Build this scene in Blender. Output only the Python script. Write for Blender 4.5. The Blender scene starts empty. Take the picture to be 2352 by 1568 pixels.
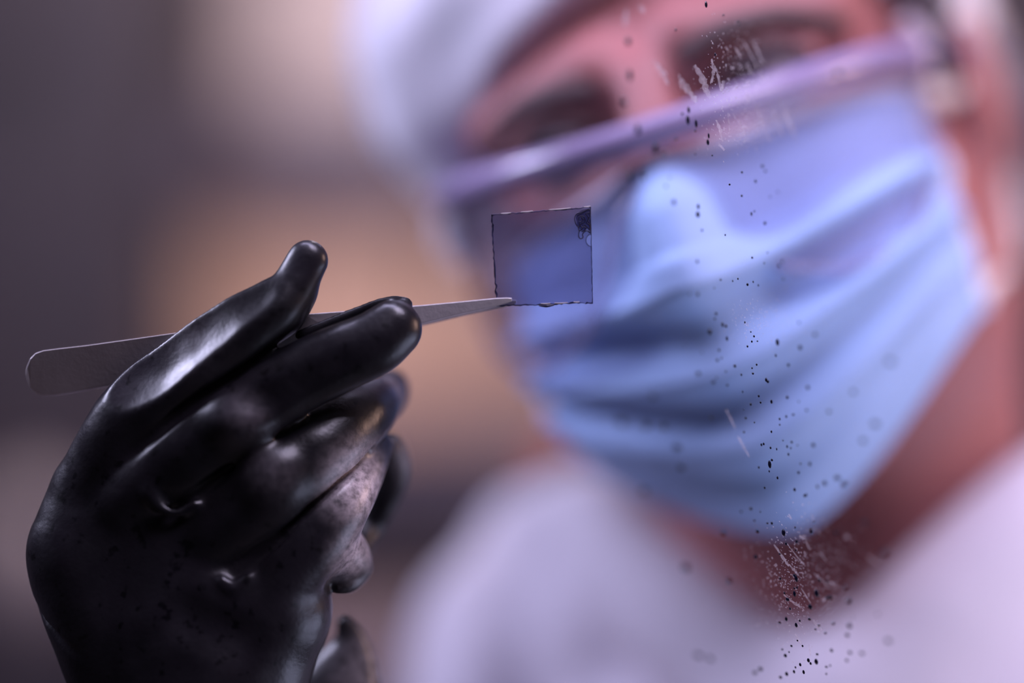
import bpy, bmesh, math, random
import numpy as np
from mathutils import Vector, Matrix

# ------------------------------------------------------------------ camera, world, lights
sc = bpy.context.scene
CAMZ = 1.5
K = 36.0 / 85.0 / 2352.0                       # metres per pixel per metre of depth
cam_d = bpy.data.cameras.new('camera')
cam = bpy.data.objects.new('camera', cam_d)
sc.collection.objects.link(cam)
cam.location = (0, 0, CAMZ)
cam.rotation_euler = (math.pi / 2, 0, 0)
cam_d.lens = 85.0
cam_d.sensor_width = 36.0
cam_d.clip_start = 0.02
cam_d.dof.use_dof = True
cam_d.dof.focus_distance = 0.597
cam_d.dof.aperture_fstop = 1.45
sc.camera = cam

world = bpy.data.worlds.new('world')
sc.world = world
world.use_nodes = True
bg = world.node_tree.nodes['Background']
bg.inputs['Color'].default_value = (0.50, 0.42, 0.62, 1)
bg.inputs['Strength'].default_value = 0.10

sc.view_settings.view_transform = 'Standard'
sc.view_settings.look = 'None'
sc.view_settings.gamma = 1.0
sc.view_settings.use_curve_mapping = False
sc.view_settings.exposure = 0.0
sc.cycles.use_denoising = True
sc.cycles.adaptive_threshold = 0.02
sc.cycles.max_bounces = 6
sc.cycles.diffuse_bounces = 3
sc.cycles.glossy_bounces = 3
sc.cycles.transparent_max_bounces = 16
sc.cycles.caustics_reflective = False
sc.cycles.caustics_refractive = False

def area_light(name, loc, target, size, size_y, power, color):
    l = bpy.data.lights.new(name, 'AREA')
    l.shape = 'RECTANGLE'
    l.size, l.size_y, l.energy, l.color = size, size_y, power, color
    o = bpy.data.objects.new(name, l)
    sc.collection.objects.link(o)
    o.location = Vector(loc) + Vector((0, 0, CAMZ))
    d = Vector(target) - Vector(loc)
    o.rotation_euler = d.to_track_quat('-Z', 'Y').to_euler()
    return o

# the cool lamp in the roof of the glove box, above the gloved hand
area_light('box_lamp_light', (-0.04, 0.57, 0.44), (0.0, 0.64, 0.0), 0.36, 0.06, 2.2, (0.68, 0.64, 1.0))
# the laboratory's ceiling light in front of the person
area_light('front_ceiling_light', (0.32, 0.22, 0.86), (0.08, 0.75, 0.0), 0.4, 0.4, 11.0, (0.82, 0.72, 1.0))
# added fill from low right, brightening mask, neck and coat
area_light('low_fill_light', (0.56, 0.54, -0.30), (0.07, 0.74, -0.02), 0.5, 0.3, 2.4, (0.64, 0.68, 1.0))
# warm lamp of the laboratory, on the right
area_light('room_lamp_light', (0.95, 0.62, 0.18), (0.05, 0.68, -0.02), 0.3, 0.3, 4.0, (1.0, 0.62, 0.50))
# cool lamp of the laboratory, on the left beyond the pane
area_light('side_lamp_light', (-0.62, 0.72, 0.36), (0.03, 0.78, -0.04), 0.3, 0.2, 6.4, (0.70, 0.69, 1.0))
# lamp standing behind the hand, beside the person
area_light('bench_lamp_light', (0.12, 1.05, 0.46), (-0.06, 0.62, -0.02), 0.2, 0.1, 2.5, (1.0, 0.84, 0.86))
# ceiling light of the laboratory
area_light('ceiling_lamp_light', (0.0, 1.40, 0.72), (-0.12, 2.1, 0.0), 0.6, 0.3, 12.0, (1.0, 0.78, 0.74))

# ------------------------------------------------------------------ helpers
COL = sc.collection
OFF = Vector((0, 0, CAMZ))

def at(px, py, d):
    """pixel and depth (m) -> camera relative millimetres"""
    return np.array([(px - 1176) * K * d, d, (784 - py) * K * d]) * 1000.0

def W(p):
    return Vector((p[0] / 1000.0, p[1] / 1000.0, p[2] / 1000.0 + CAMZ))

def mesh_obj(name, verts, faces, mat, parent=None, smooth=True, raw=False):
    me = bpy.data.meshes.new(name)
    if not raw:
        verts = [tuple(W(v)) for v in verts]
    me.from_pydata(verts, [], [tuple(f) for f in faces])
    me.update()
    if smooth:
        me.polygons.foreach_set('use_smooth', [True] * len(me.polygons))
    o = bpy.data.objects.new(name, me)
    COL.objects.link(o)
    if mat:
        me.materials.append(mat)
    if parent:
        o.parent = parent
        o.matrix_parent_inverse = Matrix.Translation(parent.location).inverted()
    return o

def recalc(o):
    bm = bmesh.new(); bm.from_mesh(o.data)
    bmesh.ops.recalc_face_normals(bm, faces=bm.faces)
    bm.to_mesh(o.data); bm.free()
    return o

def empty(name, loc, label, cat, group=None):
    o = bpy.data.objects.new(name, None)
    COL.objects.link(o)
    o.location = loc
    o.empty_display_size = 0.02
    return tag(o, label, cat, group)

def tag(o, label=None, cat=None, group=None, kind=None):
    if label: o['label'] = label
    if cat: o['category'] = cat
    if group: o['group'] = group
    if kind: o['kind'] = kind
    return o

def bevel(o, w, seg=2):
    m = o.modifiers.new('bevel', 'BEVEL'); m.width = w; m.segments = seg; m.limit_method = 'ANGLE'
    return o

def box(name, cx, cy, cz, sx, sy, sz, mat, parent=None, rz=0, bev=0.0):
    """box in camera relative metres, centre and size"""
    v = []
    for i in (-.5, .5):
        for j in (-.5, .5):
            for k in (-.5, .5):
                x, y = i * sx, j * sy
                v.append((cx + x * math.cos(rz) - y * math.sin(rz), cy + x * math.sin(rz) + y * math.cos(rz), cz + k * sz + CAMZ))
    f = [(0, 1, 3, 2), (4, 6, 7, 5), (0, 4, 5, 1), (2, 3, 7, 6), (0, 2, 6, 4), (1, 5, 7, 3)]
    o = mesh_obj(name, v, f, mat, parent, smooth=False, raw=True)
    if bev: bevel(o, bev)
    return o

def tube(name, pts, rad, mat, parent=None, n=12, flat=None):
    """tube through mm points; rad scalar or list; flat = (axis vector, factor) squashes the section along axis"""
    pts = [np.array(p, float) for p in pts]
    # resample with Catmull-Rom
    N = len(pts)
    rads = [rad] * N if not hasattr(rad, '__len__') else list(rad)
    P, R = [], []
    for i in range(N - 1):
        p0, p1, p2, p3 = pts[max(i - 1, 0)], pts[i], pts[i + 1], pts[min(i + 2, N - 1)]
        for t in np.linspace(0, 1, 6, endpoint=False):
            P.append(.5 * ((2 * p1) + (-p0 + p2) * t + (2 * p0 - 5 * p1 + 4 * p2 - p3) * t * t + (-p0 + 3 * p1 - 3 * p2 + p3) * t ** 3))
            R.append(rads[i] + (rads[i + 1] - rads[i]) * t)
    P.append(pts[-1]); R.append(rads[-1])
    v, f = [], []
    up = np.array([0.13, 0.31, 0.94])
    for i in range(len(P)):
        t = P[min(i + 1, len(P) - 1)] - P[max(i - 1, 0)]; t /= np.linalg.norm(t) + 1e-9
        a = np.cross(t, up); a /= np.linalg.norm(a) + 1e-9
        b = np.cross(a, t)
        for k in range(n):
            an = 2 * math.pi * k / n
            o = (a * math.cos(an) + b * math.sin(an)) * R[i]
            if flat is not None:
                ax = np.array(flat[0], float); ax /= np.linalg.norm(ax)
                o = o - ax * (o @ ax) * (1 - flat[1])
            v.append(P[i] + o)
    for i in range(len(P) - 1):
        for k in range(n):
            f.append((i * n + k, i * n + (k + 1) % n, (i + 1) * n + (k + 1) % n, (i + 1) * n + k))
    f.append(tuple(range(n))[::-1]); f.append(tuple((len(P) - 1) * n + k for k in range(n)))
    return recalc(mesh_obj(name, v, f, mat, parent))

# ------------------------------------------------------------------ signed distance modelling
class Field:
    def __init__(s, lo, hi, res):
        s.lo = np.array(lo, float); s.res = res
        s.n = np.ceil((np.array(hi) - s.lo) / res).astype(int) + 1
        s.v = np.full(s.n, 60.0, np.float32)
    def sub(s, lo, hi):
        a = np.clip(np.floor((np.array(lo) - s.lo) / s.res).astype(int), 0, s.n)
        b = np.clip(np.ceil((np.array(hi) - s.lo) / s.res).astype(int) + 1, 0, s.n)
        sl = tuple(slice(i, j) for i, j in zip(a, b))
        ax = [(s.lo[i] + s.res * np.arange(a[i], b[i])).astype(np.float32) for i in range(3)]
        return sl, ax[0][:, None, None], ax[1][None, :, None], ax[2][None, None, :]
    def blend(s, sl, d, k, op):
        a = s.v[sl]
        if a.size == 0: return
        if op == 'cut':                       # smooth subtraction
            d = -d
            h = np.maximum(k - np.abs(a - d), 0) / k if k > 0 else 0
            s.v[sl] = np.maximum(a, d) + h * h * k * .25
        else:
            h = np.maximum(k - np.abs(a - d), 0) / k if k > 0 else 0
            s.v[sl] = np.minimum(a, d) - h * h * k * .25
    def seg(s, A, ra, B, rb, k=2.0, op='add'):
        A = np.array(A, float); B = np.array(B, float)
        m = max(ra, rb) + k + 2 * s.res
        sl, X, Y, Z = s.sub(np.minimum(A, B) - m, np.maximum(A, B) + m)
        d = B - A; L = float(d @ d) + 1e-6
        px, py, pz = X - A[0], Y - A[1], Z - A[2]
        h = np.clip((px * d[0] + py * d[1] + pz * d[2]) / L, 0, 1)
        q = np.sqrt((px - h * d[0]) ** 2 + (py - h * d[1]) ** 2 + (pz - h * d[2]) ** 2) - (ra + (rb - ra) * h)
        s.blend(sl, q.astype(np.float32), k, op)
    def chain(s, pts, k=2.0, op='add', sub=12):
        """pts: [(P, r), ...] a smooth tapering limb: one distance for the whole chain, blended once"""
        P = [np.append(np.array(p, float), r) for p, r in pts]
        Q = []
        for i in range(len(P) - 1):
            p0, p1, p2, p3 = P[max(i - 1, 0)], P[i], P[i + 1], P[min(i + 2, len(P) - 1)]
            for t in np.linspace(0, 1, sub, endpoint=False):
                Q.append(.5 * ((2 * p1) + (-p0 + p2) * t + (2 * p0 - 5 * p1 + 4 * p2 - p3) * t * t + (-p0 + 3 * p1 - 3 * p2 + p3) * t ** 3))
        Q.append(P[-1]); Q = np.array(Q)
        m = Q[:, 3].max() + k + 2 * s.res
        sl, X, Y, Z = s.sub(Q[:, :3].min(0) - m, Q[:, :3].max(0) + m)
        D = np.full(s.v[sl].shape, 1e3, np.float32)
        if D.size == 0: return
        o = np.array([q.start for q in sl])
        for A, B in zip(Q[:-1], Q[1:]):
            mm = max(A[3], B[3]) + k + 2 * s.res
            s2, x, y, z = s.sub(np.minimum(A, B)[:3] - mm, np.maximum(A, B)[:3] + mm)
            s3 = tuple(slice(q.start - w, q.stop - w) for q, w in zip(s2, o))
            d = B - A; L = float(d[:3] @ d[:3]) + 1e-6
            px, py, pz = x - A[0], y - A[1], z - A[2]
            h = np.clip((px * d[0] + py * d[1] + pz * d[2]) / L, 0, 1)
            q = np.sqrt((px - h * d[0]) ** 2 + (py - h * d[1]) ** 2 + (pz - h * d[2]) ** 2) - (A[3] + d[3] * h)
            D[s3] = np.minimum(D[s3], q.astype(np.float32))
        s.blend(sl, D, k, op)
    def ell(s, C, r, M=None, k=2.0, op='add'):
        C = np.array(C, float); r = np.array(r, float)
        m = r.max() + k + 2 * s.res
        sl, X, Y, Z = s.sub(C - m, C + m)
        x, y, z = X - C[0], Y - C[1], Z - C[2]
        if M is not None:                     # rows of M are the local axes
            x, y, z = [M[i][0] * x + M[i][1] * y + M[i][2] * z for i in range(3)]
        k0 = np.sqrt((x / r[0]) ** 2 + (y / r[1]) ** 2 + (z / r[2]) ** 2)
        k1 = np.sqrt((x / r[0] ** 2) ** 2 + (y / r[1] ** 2) ** 2 + (z / r[2] ** 2) ** 2) + 1e-6
        s.blend(sl, (k0 * (k0 - 1) / k1).astype(np.float32), k, op)
    def half(s, n, c, k=2.0):
        """cut away the half space n.p > c"""
        sl, X, Y, Z = s.sub(s.lo, s.lo + s.res * s.n)
        d = (c - (X * n[0] + Y * n[1] + Z * n[2])).astype(np.float32)
        s.blend(sl, d, k, 'cut')
    def waves(s, amp, wl, seed, count=7):
        rng = np.random.default_rng(seed)
        sl, X, Y, Z = s.sub(s.lo, s.lo + s.res * s.n)
        near = np.abs(s.v) < 12
        ix = np.nonzero(near)
        x = s.lo[0] + s.res * ix[0]; y = s.lo[1] + s.res * ix[1]; z = s.lo[2] + s.res * ix[2]
        t = np.zeros(len(x))
        for _ in range(count):
            q = rng.normal(size=3); q /= np.linalg.norm(q)
            t += np.sin((x * q[0] + y * q[1] + z * q[2]) * 2 * math.pi / (wl * rng.uniform(.6, 1.5)) + rng.uniform(0, 6.28))
        s.v[ix] += (amp * t / math.sqrt(count)).astype(np.float32)
    def extract(s, smooth=2):
        v = s.v
        for i in range(3):                     # close the surface at the border of the grid
            sl = [slice(None)] * 3
            for e in (0, -1):
                sl[i] = e; v[tuple(sl)] = 5.0
        ins = v < 0
        c = np.zeros(tuple(s.n - 1), np.uint8)
        offs = [(i, j, k) for i in (0, 1) for j in (0, 1) for k in (0, 1)]
        for i, j, k in offs:
            c += ins[i:i + s.n[0] - 1, j:j + s.n[1] - 1, k:k + s.n[2] - 1]
        act = np.argwhere((c > 0) & (c < 8))
        idx = np.full(tuple(s.n - 1), -1, np.int32)
        idx[act[:, 0], act[:, 1], act[:, 2]] = np.arange(len(act))
        cv = {o: v[act[:, 0] + o[0], act[:, 1] + o[1], act[:, 2] + o[2]] for o in offs}
        acc = np.zeros((len(act), 3)); cnt = np.zeros(len(act))
        for a in offs:
            for ax in range(3):
                if a[ax]: continue
                b = tuple(1 if q == ax else a[q] for q in range(3))
                va, vb = cv[a], cv[b]
                m = (va < 0) != (vb < 0)
                t = np.where(m, va / np.where(m, va - vb, 1), 0)
                p = np.tile(np.array(a, float), (len(act), 1)); p[:, ax] = t
                acc[m] += p[m]; cnt[m] += 1
        V = act + acc / cnt[:, None]
        F = []
        for ax in range(3):
            o1, o2 = [(1, 2), (2, 0), (0, 1)][ax]
            sa = [slice(None)] * 3; sb = [slice(None)] * 3
            sa[ax] = slice(0, -1); sb[ax] = slice(1, None)
            A, B = ins[tuple(sa)], ins[tuple(sb)]
            e = np.argwhere(A != B)
            e = e[(e[:, o1] > 0) & (e[:, o2] > 0) & (e[:, o1] < s.n[o1] - 1) & (e[:, o2] < s.n[o2] - 1)]
            flip = A[e[:, 0], e[:, 1], e[:, 2]]
            qs = []
            for d1, d2 in ((1, 1), (0, 1), (0, 0), (1, 0)):
                q = e.copy(); q[:, o1] -= d1; q[:, o2] -= d2
                qs.append(idx[q[:, 0], q[:, 1], q[:, 2]])
            q = np.stack(qs, 1)
            q[~flip] = q[~flip][:, ::-1]
            F.append(q)
        F = np.concatenate(F)
        F = F[(F >= 0).all(1)]
        V = s.lo + s.res * V
        E = np.concatenate([F[:, [0, 1]], F[:, [1, 2]], F[:, [2, 3]], F[:, [3, 0]]])
        deg = np.bincount(E.ravel(), minlength=len(V)).astype(float)[:, None] + 1e-9
        for it in range(smooth):
            for w in (.5, -.52):
                S = np.zeros_like(V)
                for q in range(3):
                    S[:, q] = np.bincount(E[:, 0], V[E[:, 1], q], len(V)) + np.bincount(E[:, 1], V[E[:, 0], q], len(V))
                V = V + w * (S / deg - V)
        return V, F

def np_mesh(name, V, F, mat, parent=None):
    me = bpy.data.meshes.new(name)
    V = (V / 1000.0).astype(np.float32); V[:, 2] += CAMZ
    me.vertices.add(len(V)); me.vertices.foreach_set('co', V.ravel())
    me.loops.add(F.size); me.loops.foreach_set('vertex_index', F.astype(np.int32).ravel())
    me.polygons.add(len(F))
    me.polygons.foreach_set('loop_start', np.arange(0, F.size, 4, dtype=np.int32))
    me.update(calc_edges=True)
    me.polygons.foreach_set('use_smooth', np.ones(len(F), bool))
    me.validate()
    me.materials.append(mat)
    o = bpy.data.objects.new(name, me)
    COL.objects.link(o)
    if parent:
        o.parent = parent
        o.matrix_parent_inverse = Matrix.Translation(parent.location).inverted()
    return o

# ------------------------------------------------------------------ materials
def nodes_of(name):
    m = bpy.data.materials.new(name); m.use_nodes = True
    nt = m.node_tree
    return m, nt, nt.nodes['Principled BSDF'], nt.nodes['Material Output']

def mat(name, col, rough=.6, var=.15, scale=8.0, metal=0.0, bump=0.0, bscale=200.0, spec=.5, coat=0.0, trans=0.0):
    """principled material whose colour drifts with a noise"""
    m, nt, b, out = nodes_of(name)
    tc = nt.nodes.new('ShaderNodeTexCoord')
    n = nt.nodes.new('ShaderNodeTexNoise'); n.inputs['Scale'].default_value = scale; n.inputs['Detail'].default_value = 4
    nt.links.new(tc.outputs['Object'], n.inputs['Vector'])
    r = nt.nodes.new('ShaderNodeValToRGB')
    r.color_ramp.elements[0].position = .3; r.color_ramp.elements[1].position = .7
    r.color_ramp.elements[0].color = tuple(c * (1 - var) for c in col) + (1,)
    r.color_ramp.elements[1].color = tuple(min(1, c * (1 + var)) for c in col) + (1,)
    nt.links.new(n.outputs['Fac'], r.inputs['Fac'])
    nt.links.new(r.outputs['Color'], b.inputs['Base Color'])
    b.inputs['Roughness'].default_value = rough
    b.inputs['Metallic'].default_value = metal
    b.inputs['Specular IOR Level'].default_value = spec
    b.inputs['Coat Weight'].default_value = coat
    b.inputs['Transmission Weight'].default_value = trans
    if bump:
        n2 = nt.nodes.new('ShaderNodeTexNoise'); n2.inputs['Scale'].default_value = bscale; n2.inputs['Detail'].default_value = 5
        nt.links.new(tc.outputs['Object'], n2.inputs['Vector'])
        bp = nt.nodes.new('ShaderNodeBump'); bp.inputs['Strength'].default_value = bump; bp.inputs['Distance'].default_value = .001
        nt.links.new(n2.outputs['Fac'], bp.inputs['Height'])
        nt.links.new(bp.outputs['Normal'], b.inputs['Normal'])
    return m

def clear_mat(name, tint, gloss=1.0, rough=.02, ior=1.5, haze=0.0, haze_col=(.8, .8, .9)):
    """thin clear sheet: transparent body, fresnel reflection, optional haze"""
    m, nt, b, out = nodes_of(name)
    nt.nodes.remove(b)
    t = nt.nodes.new('ShaderNodeBsdfTransparent'); t.inputs['Color'].default_value = tint + (1,)
    g = nt.nodes.new('ShaderNodeBsdfGlossy'); g.inputs['Roughness'].default_value = rough
    g.inputs['Color'].default_value = (gloss, gloss, gloss, 1)
    lw = nt.nodes.new('ShaderNodeLayerWeight'); lw.inputs['Blend'].default_value = .5
    pw = nt.nodes.new('ShaderNodeMath'); pw.operation = 'POWER'; pw.inputs[1].default_value = 5
    nt.links.new(lw.outputs['Facing'], pw.inputs[0])
    f0 = ((ior - 1) / (ior + 1)) ** 2
    fr = nt.nodes.new('ShaderNodeMath'); fr.operation = 'MULTIPLY_ADD'; fr.inputs[1].default_value = .9; fr.inputs[2].default_value = f0
    nt.links.new(pw.outputs[0], fr.inputs[0])
    base = t
    if haze > 0:
        d = nt.nodes.new('ShaderNodeBsdfDiffuse'); d.inputs['Color'].default_value = haze_col + (1,)
        tc = nt.nodes.new('ShaderNodeTexCoord')
        n = nt.nodes.new('ShaderNodeTexNoise'); n.inputs['Scale'].default_value = 14; n.inputs['Detail'].default_value = 3
        nt.links.new(tc.outputs['Object'], n.inputs['Vector'])
        mul = nt.nodes.new('ShaderNodeMath'); mul.operation = 'MULTIPLY'; mul.inputs[1].default_value = 2 * haze
        nt.links.new(n.outputs['Fac'], mul.inputs[0])
        mh = nt.nodes.new('ShaderNodeMixShader')
        nt.links.new(mul.outputs[0], mh.inputs['Fac'])
        nt.links.new(t.outputs[0], mh.inputs[1]); nt.links.new(d.outputs[0], mh.inputs[2])
        base = mh
    mx = nt.nodes.new('ShaderNodeMixShader')
    nt.links.new(fr.outputs[0], mx.inputs['Fac'])
    nt.links.new(base.outputs[0], mx.inputs[1]); nt.links.new(g.outputs[0], mx.inputs[2])
    nt.links.new(mx.outputs[0], out.inputs['Surface'])
    return m

M = {}
M['wall'] = mat('painted_wall', (.36, .29, .27), .9, .12, 3)
M['wall_dark'] = mat('dark_panel_wall', (.06, .05, .062), .8, .2, 3)
M['floor'] = mat('vinyl_floor', (.30, .27, .27), .5, .15, 6)
M['ceiling'] = mat('ceiling_tile', (.7, .68, .68), .9, .05, 4)
M['dark_metal'] = mat('dark_blue_metal', (.060, .052, .085), .5, .2, 10)
M['shelf'] = mat('grey_shelf_board', (.13, .10, .115), .6, .2, 12)
M['card'] = mat('cardboard', (.54, .37, .28), .85, .15, 9, bump=.2)
M['card2'] = mat('pale_cardboard', (.40, .27, .21), .85, .15, 9, bump=.2)
M['pale'] = mat('pale_plastic', (.46, .41, .42), .5, .08, 6)
M['black'] = mat('black_plastic', (.022, .016, .022), .5, .3, 9)
M['brown'] = mat('brown_bottle', (.05, .028, .024), .3, .2, 8)
M['red'] = mat('red_plastic', (.60, .06, .045), .5, .1, 8)
M['skin'] = mat('skin', (.35, .128, .122), .55, .10, 22, bump=.12, bscale=350)
M['hair'] = mat('grey_hair', (.17, .145, .15), .6, .6, 90, bump=.6, bscale=300)
M['brow'] = mat('dark_brow_hair', (.075, .045, .045), .7, .3, 90)
M['cap'] = mat('white_cap_cloth', (.80, .79, .86), .8, .05, 25, bump=.3, bscale=120)
M['coat'] = mat('white_coat_cloth', (.72, .68, .76), .85, .05, 20, bump=.3, bscale=260)
M['mask'] = mat('blue_mask_cloth', (.36, .53, .86), .75, .07, 30, bump=.25, bscale=420)
M['loop'] = mat('white_elastic', (.80, .70, .68), .8, .05, 60)
M['nose_wire'] = mat('white_binding', (.78, .80, .90), .7, .05, 60)
M['frame'] = mat('pale_lavender_plastic', (.33, .26, .44), .25, .06, 20, coat=.5)
M['endpiece'] = mat('milky_plastic', (.66, .56, .62), .2, .04, 20, coat=.6)
M['glint_white'] = mat('bright_glint_plastic', (.90, .88, .95), .12, .02, 20, coat=1.0)  # white that paints in the glints of rim and left end piece
M['navy'] = mat('navy_rubber', (.022, .020, .055), .45, .2, 30)
M['lens'] = clear_mat('clear_lens', (.93, .92, .96), .35, .08, 1.35, haze=.05, haze_col=(.75, .70, .9))
M['rim'] = clear_mat('clear_rim', (.92, .90, .96), .9, .12, 1.5, haze=.16, haze_col=(.85, .78, .95))
M['glass'] = clear_mat('window_glass', (.985, .98, .99), .6, .0, 1.30, haze=.005, haze_col=(.80, .74, .95))
M['steel'] = mat('brushed_steel', (.60, .55, .56), .50, .12, 60, metal=.7, bump=.08, bscale=900)
M['drop'] = mat('dark_blue_droplet', (.004, .005, .020), .22, .3, 400)
M['stain'] = mat('dark_ink_stain', (.012, .011, .040), .4, .3, 900)
M['edge'] = mat('rough_dark_edge', (.020, .020, .060), .3, .7, 500)

def eye_mat():
    m, nt, b, out = nodes_of('eye')
    tc = nt.nodes.new('ShaderNodeTexCoord')
    sp = nt.nodes.new('ShaderNodeSeparateXYZ'); nt.links.new(tc.outputs['Object'], sp.inputs[0])
    r = nt.nodes.new('ShaderNodeValToRGB'); r.color_ramp.interpolation = 'CONSTANT'
    r.color_ramp.elements[0].color = (.55, .45, .45, 1)
    r.color_ramp.elements[1].position = .88; r.color_ramp.elements[1].color = (.03, .015, .012, 1)
    mr = nt.nodes.new('ShaderNodeMapRange'); mr.inputs[1].default_value = 0; mr.inputs[2].default_value = .0125
    nt.links.new(sp.outputs['Y'], mr.inputs[0]); nt.links.new(mr.outputs[0], r.inputs['Fac'])
    nt.links.new(r.outputs['Color'], b.inputs['Base Color'])
    b.inputs['Roughness'].default_value = .15
    return m
M['eye'] = eye_mat()

def glove_mat():
    m, nt, b, out = nodes_of('black_rubber')
    tc = nt.nodes.new('ShaderNodeTexCoord')
    def noise(scale, detail=3, rough=.5):
        n = nt.nodes.new('ShaderNodeTexNoise'); n.inputs['Scale'].default_value = scale
        n.inputs['Detail'].default_value = detail; n.inputs['Roughness'].default_value = rough
        nt.links.new(tc.outputs['Object'], n.inputs['Vector']); return n
    def ramp(src, p0, c0, p1, c1):
        r = nt.nodes.new('ShaderNodeValToRGB')
        r.color_ramp.elements[0].position = p0; r.color_ramp.elements[1].position = p1
        r.color_ramp.elements[0].color = c0 + (1,); r.color_ramp.elements[1].color = c1 + (1,)
        nt.links.new(src, r.inputs['Fac']); return r
    big = noise(38, 4); fine = noise(900, 2); spots = noise(330, 2)
    dust = ramp(big.outputs['Fac'], .42, (.005, .0045, .006), .70, (.014, .012, .016))
    sp = ramp(spots.outputs['Fac'], .62, (1, 1, 1), .70, (.25, .25, .3))
    mul = nt.nodes.new('ShaderNodeMix'); mul.data_type = 'RGBA'; mul.blend_type = 'MULTIPLY'; mul.inputs['Factor'].default_value = 1
    nt.links.new(dust.outputs['Color'], mul.inputs['A']); nt.links.new(sp.outputs['Color'], mul.inputs['B'])
    # pale dust patches that also paint in the flank, knuckle and thumb highlights
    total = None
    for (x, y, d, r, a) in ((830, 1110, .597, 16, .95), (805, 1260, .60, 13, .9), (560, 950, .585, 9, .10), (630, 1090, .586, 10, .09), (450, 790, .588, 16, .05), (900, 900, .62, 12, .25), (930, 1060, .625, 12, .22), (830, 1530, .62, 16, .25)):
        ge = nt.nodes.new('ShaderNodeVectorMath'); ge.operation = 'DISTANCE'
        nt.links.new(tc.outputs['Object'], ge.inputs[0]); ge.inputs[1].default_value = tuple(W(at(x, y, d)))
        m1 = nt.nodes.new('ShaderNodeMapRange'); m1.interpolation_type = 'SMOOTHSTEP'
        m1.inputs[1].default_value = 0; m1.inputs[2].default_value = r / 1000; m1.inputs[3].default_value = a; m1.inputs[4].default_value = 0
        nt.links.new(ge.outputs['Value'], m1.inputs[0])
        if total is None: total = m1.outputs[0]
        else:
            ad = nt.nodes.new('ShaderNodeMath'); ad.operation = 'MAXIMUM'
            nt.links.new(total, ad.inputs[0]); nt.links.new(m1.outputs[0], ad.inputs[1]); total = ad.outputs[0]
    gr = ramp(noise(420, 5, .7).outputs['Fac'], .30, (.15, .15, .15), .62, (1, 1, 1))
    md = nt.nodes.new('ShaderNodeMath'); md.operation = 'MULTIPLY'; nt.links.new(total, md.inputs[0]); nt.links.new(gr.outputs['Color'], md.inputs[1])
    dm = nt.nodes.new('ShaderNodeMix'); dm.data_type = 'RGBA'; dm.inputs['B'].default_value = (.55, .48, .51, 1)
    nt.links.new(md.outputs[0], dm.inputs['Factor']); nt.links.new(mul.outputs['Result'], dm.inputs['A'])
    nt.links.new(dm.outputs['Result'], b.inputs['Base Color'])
    rr = ramp(noise(120, 4, .65).outputs['Fac'], .35, (.28,) * 3, .68, (.42,) * 3)
    nt.links.new(rr.outputs['Color'], b.inputs['Roughness'])
    b.inputs['Specular IOR Level'].default_value = .34
    b.inputs['Coat Weight'].default_value = .05; b.inputs['Coat Roughness'].default_value = .25
    bp = nt.nodes.new('ShaderNodeBump'); bp.inputs['Strength'].default_value = .10; bp.inputs['Distance'].default_value = .0006
    nt.links.new(fine.outputs['Fac'], bp.inputs['Height'])
    bp2 = nt.nodes.new('ShaderNodeBump'); bp2.inputs['Strength'].default_value = .05; bp2.inputs['Distance'].default_value = .002
    nt.links.new(noise(140, 3).outputs['Fac'], bp2.inputs['Height'])
    nt.links.new(bp.outputs['Normal'], bp2.inputs['Normal'])
    nt.links.new(bp2.outputs['Normal'], b.inputs['Normal'])
    return m
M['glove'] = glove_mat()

def film_mat():
    m, nt, b, out = nodes_of('tinted_film')
    nt.nodes.remove(b)
    t = nt.nodes.new('ShaderNodeBsdfTransparent')
    tc = nt.nodes.new('ShaderNodeTexCoord')
    n = nt.nodes.new('ShaderNodeTexNoise'); n.inputs['Scale'].default_value = 60
    nt.links.new(tc.outputs['Object'], n.inputs['Vector'])
    r = nt.nodes.new('ShaderNodeValToRGB')
    r.color_ramp.elements[0].color = (.68, .68, .78, 1); r.color_ramp.elements[1].color = (.73, .73, .83, 1)
    nt.links.new(n.outputs['Fac'], r.inputs['Fac']); nt.links.new(r.outputs['Color'], t.inputs['Color'])
    d = nt.nodes.new('ShaderNodeBsdfDiffuse'); d.inputs['Color'].default_value = (.20, .20, .30, 1)
    tr = nt.nodes.new('ShaderNodeBsdfTranslucent'); tr.inputs['Color'].default_value = (.25, .24, .36, 1)
    a = nt.nodes.new('ShaderNodeMixShader'); a.inputs['Fac'].default_value = .5
    nt.links.new(d.outputs[0], a.inputs[1]); nt.links.new(tr.outputs[0], a.inputs[2])
    x = nt.nodes.new('ShaderNodeMixShader'); x.inputs['Fac'].default_value = .26
    nt.links.new(t.outputs[0], x.inputs[1]); nt.links.new(a.outputs[0], x.inputs[2])
    nt.links.new(x.outputs[0], out.inputs['Surface'])
    return m
M['film'] = film_mat()
M['plate'] = clear_mat('thin_glass_plate', (.93, .93, .96), .8, .02, 1.35)

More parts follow.
